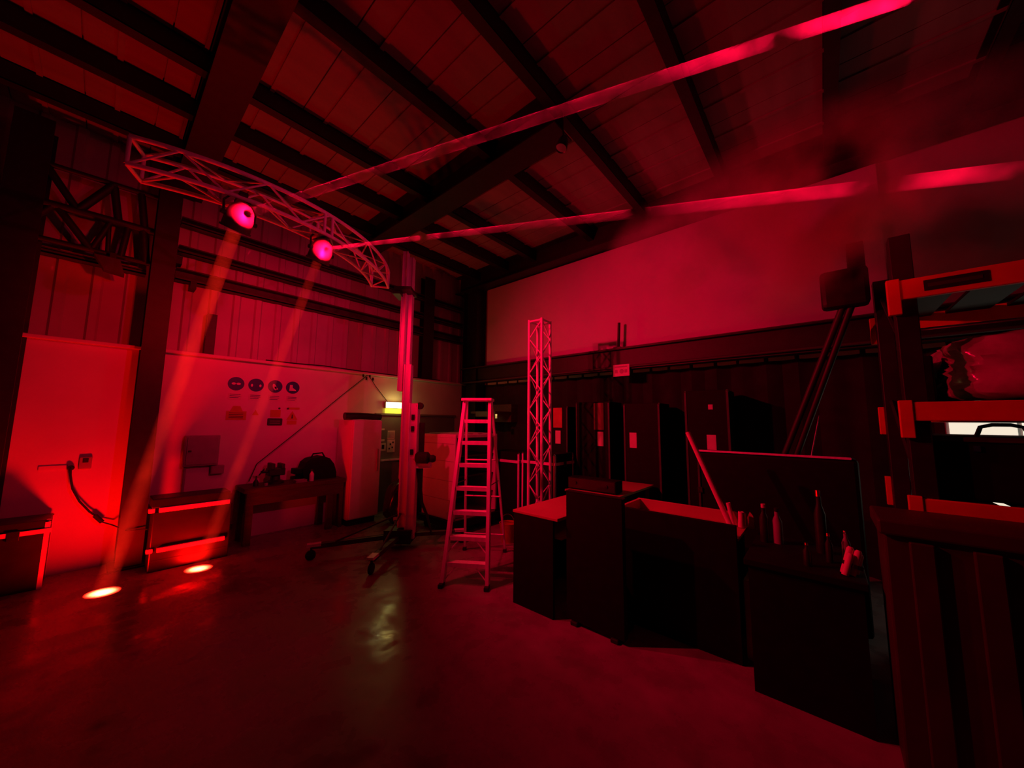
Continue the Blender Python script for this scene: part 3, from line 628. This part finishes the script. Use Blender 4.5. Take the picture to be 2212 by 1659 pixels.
# ------------------------------------------------------------------ dark kit along the back
def tallcase(label, y0, y1, h, strip):
    t = thing('tall_case', label, 'equipment case', (5.15, (y0+y1)/2, 0), 'tall black cases along the drape')
    MB().box((4.92, y0, .02), (5.38, y1, h), .008).build('body', BLACK, t); box('plinth', (4.95, y0+.02, 0), (5.36, y1-.02, .02), SIGNBLACK, t)
    for y in (y0, y1):
        MB().box((4.912, y-.012, .02), (4.93, y+.012, h-.02)).build('edge_rail', GIRT, t)
        MB().lathe((4.93, y, h-.02), (0, 0, 1), [(-.02, .012), (0, .022), (.02, .012)], 8).build('ball_corner', CHROME, t, True)
    yl = strip
    box('label_sheet', (4.914, yl-.05, 1.26), (4.919, yl+.05, 1.47), PAPER, t)
    return t, yl
ta, yl = tallcase('tall black case with red panel beside the truss tower', 3.10, 3.62, 1.86, 3.27); box('red_panel', (4.912, 3.19, 1.52), (4.919, 3.36, 1.84), mat('red cloth', (.5, .06, .08), .8), ta)
ta, yl = tallcase('tall black case with faded pink panel, second from tower', 2.38, 2.92, 1.92, 2.52); box('pink_panel', (4.912, 2.46, 1.5), (4.919, 2.62, 1.9), mat('dull pink cloth', (.22, .06, .09), .8), ta)
ta, yl = tallcase('tall black case in the row, third from tower', 1.66, 2.14, 1.88, 2.02)
ta, yl = tallcase('tall black case farthest right, behind the leaning pipe', .85, 1.32, 2.02, 1.04); box('sticker', (4.914, 1.01, 1.78), (4.919, 1.06, 1.84), PAPER, ta)
roadcase('low black road case with silver rim left of truss tower', (4.35, 3.62, 0), (4.85, 4.28, 1.12), .98, m=BLACK, wheels=True, group='low road cases', latches=1)
roadcase('low black road case with silver rim right of truss tower', (4.35, 2.95, 0), (4.85, 3.56, 1.14), 1.0, m=BLACK, wheels=True, group='low road cases', latches=1)
t = thing('wall_shelf', 'narrow brown shelf board with a bright clip behind the ladder', 'shelf', (5.0, 4.95, 1.72))
box('board', (4.85, 4.62, 1.76), (5.3, 5.3, 1.80), WOOD, t); box('back_plate', (5.3, 4.62, 1.6), (5.5, 5.3, 1.95), WOOD, t); box('fascia', (4.84, 4.62, 1.70), (4.85, 5.15, 1.80), CRATE, t)
MB().box((4.83, 4.55, 1.66), (4.86, 4.61, 1.75), .006).build('clip', CHROME, t)
t = thing('red_pail', 'small red pail standing on the floor behind the ladder', 'pail', (3.75, 3.3, 0))
MB().lathe((3.75, 3.3, 0), (0, 0, 1), [(0, 0), (0, .09), (.24, .12), (.25, .125), (.25, .115), (.03, .085)], 20, False).build('body', mat('red plastic', (.5, .03, .03), .35), t, True)
MB().tube([Vector((3.75, 3.3, .24))+Vector((0, .12*math.cos(a), .12*math.sin(a))) for a in (math.pi*i/10 for i in range(11))], .004, 6).build('handle', CHROME, t)

# ------------------------------------------------------------------ tables and black fronts in the middle
t = thing('white_table', 'white-topped table with black front beside the step ladder', 'table', (3.05, 1.95, 0), 'white-topped tables')
MB().box((2.56, 1.71, .78), (3.62, 2.2, .805), .004).build('table_top', WHITETOP, t); box('front_panel', (2.565, 1.76, .0), (2.59, 2.19, .78), BLACK, t); box('side_panel', (2.59, 2.165, 0), (3.58, 2.19, .78), BLACK, t)
box('lower_shelf', (2.62, 1.71, .62), (3.58, 2.15, .64), WHITETOP, t); box('rear_panel', (3.56, 1.72, 0), (3.585, 2.165, .78), BLACK, t)
t = thing('white_table', 'white-topped table standing farther back near tall cases', 'table', (4.4, 2.0, 0), 'white-topped tables')
MB().box((3.78, 1.73, .775), (4.86, 2.42, .80), .004).build('table_top', WHITETOP, t)
for x in (3.84, 4.8):
    for y in (1.79, 2.36): box('leg', (x-.025, y-.025, 0), (x+.025, y+.025, .775), STEEL, t)
box('front_panel', (3.8, 1.75, .3), (3.815, 2.4, .775), BLACK, t)
t = thing('rack_amplifier', 'flat black amplifier box on the farther white-topped table', 'amplifier', (3.93, 2.1, .8))
MB().box((3.84, 1.79, .81), (4.02, 2.41, .945), .005).build('body', BLACK, t); box('face_plate', (3.834, 1.8, .82), (3.84, 2.4, .935), PLASTIC, t)
for y in (1.9, 2.3): MB().lathe((3.834, y, .88), (-1, 0, 0), [(0, .02), (.012, .018), (.013, 0)], 14).build('dial', PLASTIC, t, True)
for y in (1.84, 2.36): box('rubber_foot', (3.87, y-.02, .80), (3.99, y+.02, .81), RUBBER, t)
t = thing('black_screen_panel', 'upright plain black screen panel in front of white tables', 'screen panel', (2.65, 1.42, 0))
MB().box((2.62, 1.175, .03), (2.675, 1.665, 1.03), .004).build('panel', BLACK, t); MB().box((2.617, 1.172, 1.03), (2.678, 1.668, 1.036)).build('top_edge', PLASTIC, t)
for y in (1.25, 1.59): MB().box((2.6, y-.03, 0), (2.9, y+.03, .03), .006).build('foot', STEEL, t)
t = thing('tray_bench', 'black-fronted bench with long pale tray on top', 'bench', (3.18, .93, 0))
MB().box((2.95, .5, .0), (2.985, 1.36, .90), .003).build('front_board', BLACK, t); box('tray_floor', (2.985, .495, .79), (3.40, 1.36, .81), WHITETOP, t)
MB().box((3.38, .5, .81), (3.40, 1.36, .905), .003).build('tray_back', WHITETOP, t); box('tray_end', (2.985, 1.335, .81), (3.38, 1.36, .9), WHITETOP, t); box('rear_board', (3.36, .52, 0), (3.39, 1.34, .79), BLACK, t)
MB().prism([(3.36, .44, .80), (3.36, .492, .80), (3.36, .492, .88), (3.36, .47, .93), (3.36, .45, .9)], (.02, 0, 0)).build('end_bracket', WHITETOP, t)
def pipe(label, p, q, r, m):
    t = thing('cardboard_tube', label, 'tube', p, 'tubes standing in the tray'); d = (Vector(q)-Vector(p)); 
    MB().lathe(p, d, [(0, 0), (0, r), (d.length, r), (d.length, r*.7), (d.length-.05, r*.7)], 16, False).build('tube', m, t, True)
    MB().lathe(p, d, [(-.0, r*1.06), (.03, r*1.06), (.03, r)], 16, False).build('end_sleeve', m, t)
pipe('long pink tube leaning up out of the pale tray', (3.3, .595, .815), (3.33, .885, 1.53), .02, REDTUBE)
pipe('short pink tube stub right of the long leaning tube', (3.31, .575, .815), (3.31, .605, .985), .016, REDTUBE)
pipe('shortest pink tube stub at the right tray end', (3.31, .525, .815), (3.31, .52, .93), .02, REDTUBE)
t = thing('low_bench', 'low black bench carrying bottles right of the tray', 'bench', (3.05, .15, 0))
MB().box((2.72, -.13, .73), (3.42, .43, .77), .005).build('bench_top', BLACK, t); box('front_panel', (2.74, -.11, 0), (2.765, .41, .73), BLACK, t)
box('side_panel', (2.765, .385, 0), (3.4, .41, .5), BLACK, t); box('side_panel', (2.765, -.11, 0), (3.4, -.085, .73), BLACK, t)
t = thing('lit_gap_carton', 'small pale carton added as the lit patch between benches', 'carton', (3.2, .447, 0))  # pale box added so the gap shows a lit patch
MB().box((3.05, .43, 0), (3.3, .49, .52), .004).build('box', WHITETOP, t); box('tape', (3.05, .455, .52), (3.3, .465, .521), PAPER, t)
def bottle(label, x, y, r, h, m, capm=None, tilt=(0, 0, 1)):
    t = thing('bottle', label, 'bottle', (x, y, .77), 'bottles on the low bench')
    MB().lathe((x, y, .77), tilt, [(0, 0), (0, r), (h*.62, r), (h*.78, r*.45), (h*.9, r*.45)], 16).build('body', m, t, True)
    MB().lathe(Vector((x, y, .77))+Vector(tilt)*h*.9, tilt, [(0, r*.5), (h*.1, r*.5), (h*.1, 0)], 12).build('cap', capm or CHROME, t)
bottle('tallest dark bottle with bright cap on the low bench', 3.18, .055, .03, .40, PLASTIC)
bottle('short pink-capped bottle at the back left of low bench', 3.2, .365, .028, .26, PLASTIC, REDTUBE)
bottle('stout dark bottle beside the pink-capped one', 3.22, .29, .03, .24, GREYBOX, PLASTIC)
bottle('slim dark bottle at the front of the low bench', 2.84, .12, .02, .13, PLASTIC)
bottle('narrow bottle in the middle of low bench', 3.0, .02, .018, .17, PLASTIC)
bottle('grey bottle nearest the rack on the low bench', 3.05, -.06, .02, .19, GREYBOX)
t = thing('tube_bundle', 'pink-lit bundle of short tubes at the low bench corner', 'tube bundle', (2.83, -.08, .77))
for k, (u, v, h) in enumerate(((0, 0, .13), (.03, .012, .12), (.014, .035, .14), (-.02, .03, .11), (.045, -.015, .1))):
    p = Vector((2.82+u, -.07+v, .772)); MB().lathe(p, (.2, -.28, 1), [(0, 0), (0, .016), (h, .016), (h+.012, .01), (h+.012, 0)], 10).build('tube', REDTUBE, t, True)
MB().lathe((2.845, -.075, .81), (.2, -.28, 1), [(0, .045), (.02, .045), (.02, .043), (0, .043)], 16, False).build('tie_band', PLASTIC, t)
t = thing('upright_flight_case', 'large flat black flight case standing on edge behind the benches', 'road case', (4.0, .37, 0))
MB().box((3.85, -.19, .03), (4.15, .94, 1.34), .03).build('body', BLACK, t); box('base_strip', (3.87, -.15, 0), (4.13, .9, .03), RUBBER, t)
MB().box((3.84, -.15, 1.335), (3.87, .93, 1.352), .003).build('top_rail', ALU, t); MB().box((3.84, .925, .05), (3.865, .945, 1.33), .003).build('edge_rail', GIRT, t)
for z in (.95, .55): box('latch', (3.835, .91, z), (3.85, .95, z+.05), CHROME, t)
t = thing('folded_stand', 'dark folded stand leaning diagonally from flight case to rack', 'stand', (3.98, .25, 1.34))
for o in (0, .08): rod('leg', (3.96+o*.3, .27-o, 1.345), (3.76, -.2-o*.6, 2.6), .024, STEEL, t)
rod('stay_cable', (3.9, .09, 1.345), (3.93, .02, 1.68), .005, CHROME, t, 6); MB().box((3.69, -.33, 2.52), (3.83, -.05, 2.82), .03).build('head', STEEL, t)
MB().box((3.72, -.32, 2.8), (3.79, -.22, 3.02), .01).build('clamp', STEEL, t)

# ------------------------------------------------------------------ pallet rack at right
XR = 3.0
t = thing('pallet_rack', 'pallet rack with orange beams at the right edge', 'rack', (3.45, -1.6, 0))
for x in (XR+.03, 3.9):
    for y in (-.40, -2.85):
        mb = MB(); mb.box((x-.03, y-.05, 0), (x+.06, y+.04, 2.72), .004); mb.build('upright', UPRIGHT, t); box('foot_plate', (x-.06, y-.08, 0), (x+.09, y+.07, .008), UPRIGHT, t)
for y in (-.40, -2.85):
    for z in (.4, 1.2, 2.0): rod('frame_brace', (XR+.05, y, z), (3.9, y, z+.6), .014, UPRIGHT, t, 6)
for x in (XR-.03, 3.96):
    for z1, h in ((2.44, .115), (1.735, .105), (1.21, .085)):
        s = -1 if x < XR else 1
        MB().box((x, -2.86, z1-h), (x+.05 if s > 0 else x+.03, -.37, z1), .005).build('orange_beam', ORANGE, t)
        MB().box((x-.006, -.385, z1-.2), (x+.03, -.33, z1+.01), .004).build('beam_connector', ORANGE, t)
for z in (2.44, 1.735, 1.21):
    for k in range(9):
        y = -.55-k*.27; box('deck_slat', (XR, y-.1, z-.025), (3.96, y+.1, z-.004), BLACK, t)
lpl = box('load_plate', (XR-.034, -.70, 2.355), (XR-.03, -.475, 2.415), SIGNBLACK, t); box('load_plate_print', (XR-.036, -.68, 2.375), (XR-.034, -.49, 2.395), CRATE, lpl)
rod('glint_rod', (3.3, -2.8, 2.2), (3.3, -.42, 2.2), .008, CHROME, t, 8)  # chrome rod added to catch bright lines below the top shelf
# wrapped bundle
def bundle(label, lo, hi, seed, m):
    t = thing('wrapped_bundle', label, 'bundle', ((lo[0]+hi[0])/2, (lo[1]+hi[1])/2, lo[2])); R = random.Random(seed)
    b = bmesh.new(); bmesh.ops.create_cube(b, size=2); bmesh.ops.subdivide_edges(b, edges=b.edges, cuts=14, use_grid_fill=True)
    fs = [(R.uniform(4, 16), R.uniform(0, 6), Vector((R.uniform(-1, 1), R.uniform(-1, 1), R.uniform(-1, 1)))) for _ in range(14)]
    ce_ = [(lo[i]+hi[i])/2 for i in range(3)]; hs = [(hi[i]-lo[i])/2 for i in range(3)]
    for v in b.verts:
        n = v.co.copy(); k = .9+sum(.024*abs(math.sin(f*n.dot(d)+p)) for f, p, d in fs)*.8
        rr = (abs(n.x)**6+abs(n.y)**6+abs(n.z)**6)**(1/6); n2 = n/rr
        v.co = Vector((ce_[0]+n2.x*hs[0]*k, ce_[1]+n2.y*hs[1]*k, max(lo[2], ce_[2]+n2.z*hs[2]*k)))
    mm = MB(); mm.b.free(); mm.b = b; mm.build('wrap', m, t, True)
    for y in (.3, .7):
        yy = lo[1]+(hi[1]-lo[1])*y; box('strap', (lo[0]-.006, yy-.012, lo[2]), (lo[0]+.01, yy+.012, hi[2]-.06), PLASTIC, t)
bundle('crumpled plastic-wrapped bundle on the middle rack shelf', (3.06, -1.75, 1.735), (3.8, -.6, 2.1), 5, FILM)
t = thing('shelf_box', 'dark box at the left end of the middle rack shelf', 'box', (3.5, -.465, 1.735))
MB().box((3.2, -.515, 1.735), (3.8, -.42, 2.02), .01).build('box', BLACK, t); box('tape', (3.2, -.475, 2.02), (3.8, -.46, 2.022), CASEPLY, t)
t = thing('equipment_trunk', 'black equipment trunk with top handle on lower rack shelf', 'trunk', (3.4, -1.2, 1.21))
MB().box((3.08, -1.9, 1.21), (3.8, -.46, 1.55), .012).build('body', BLACK, t)
MB().tube([(3.12, -.62, 1.54), (3.12, -.64, 1.6), (3.12, -.68, 1.612), (3.12, -.74, 1.612), (3.12, -.78, 1.6), (3.12, -.8, 1.54)], .01, 8).build('handle', PLASTIC, t, True)
MB().box((3.07, -1.9, 1.52), (3.09, -.46, 1.545)).build('edge_rail', CRATE, t)
for y in (-.61, -.81): box('handle_foot', (3.07, y-.012, 1.47), (3.081, y+.012, 1.5), CHROME, t)
t = thing('ribbed_crate', 'dark ribbed crate on the floor before the rack', 'crate', (2.72, -.9, 0))
MB().box((2.56, -1.7, 0), (2.9, -.19, 1.12), .01).build('body', CRATE, t)
for k in range(7):
    y = -.3-k*.19; MB().box((2.535, y-.05, .1), (2.56, y+.03, 1.06), .006).build('rib', CRATE, t)
MB().box((2.53, -1.72, 1.08), (2.93, -.17, 1.15), .01).build('rim', CRATE, t)
t = thing('light_block_chest', 'black chest added under the rack shelves to block window light', 'chest', (3.5, -1.2, 0))  # added to keep window light off the floor
MB().box((3.14, -1.95, .0), (3.86, -.46, .62), .012).build('body', BLACK, t); MB().box((3.13, -1.96, .625), (3.87, -.45, .68), .01).build('lid', BLACK, t)
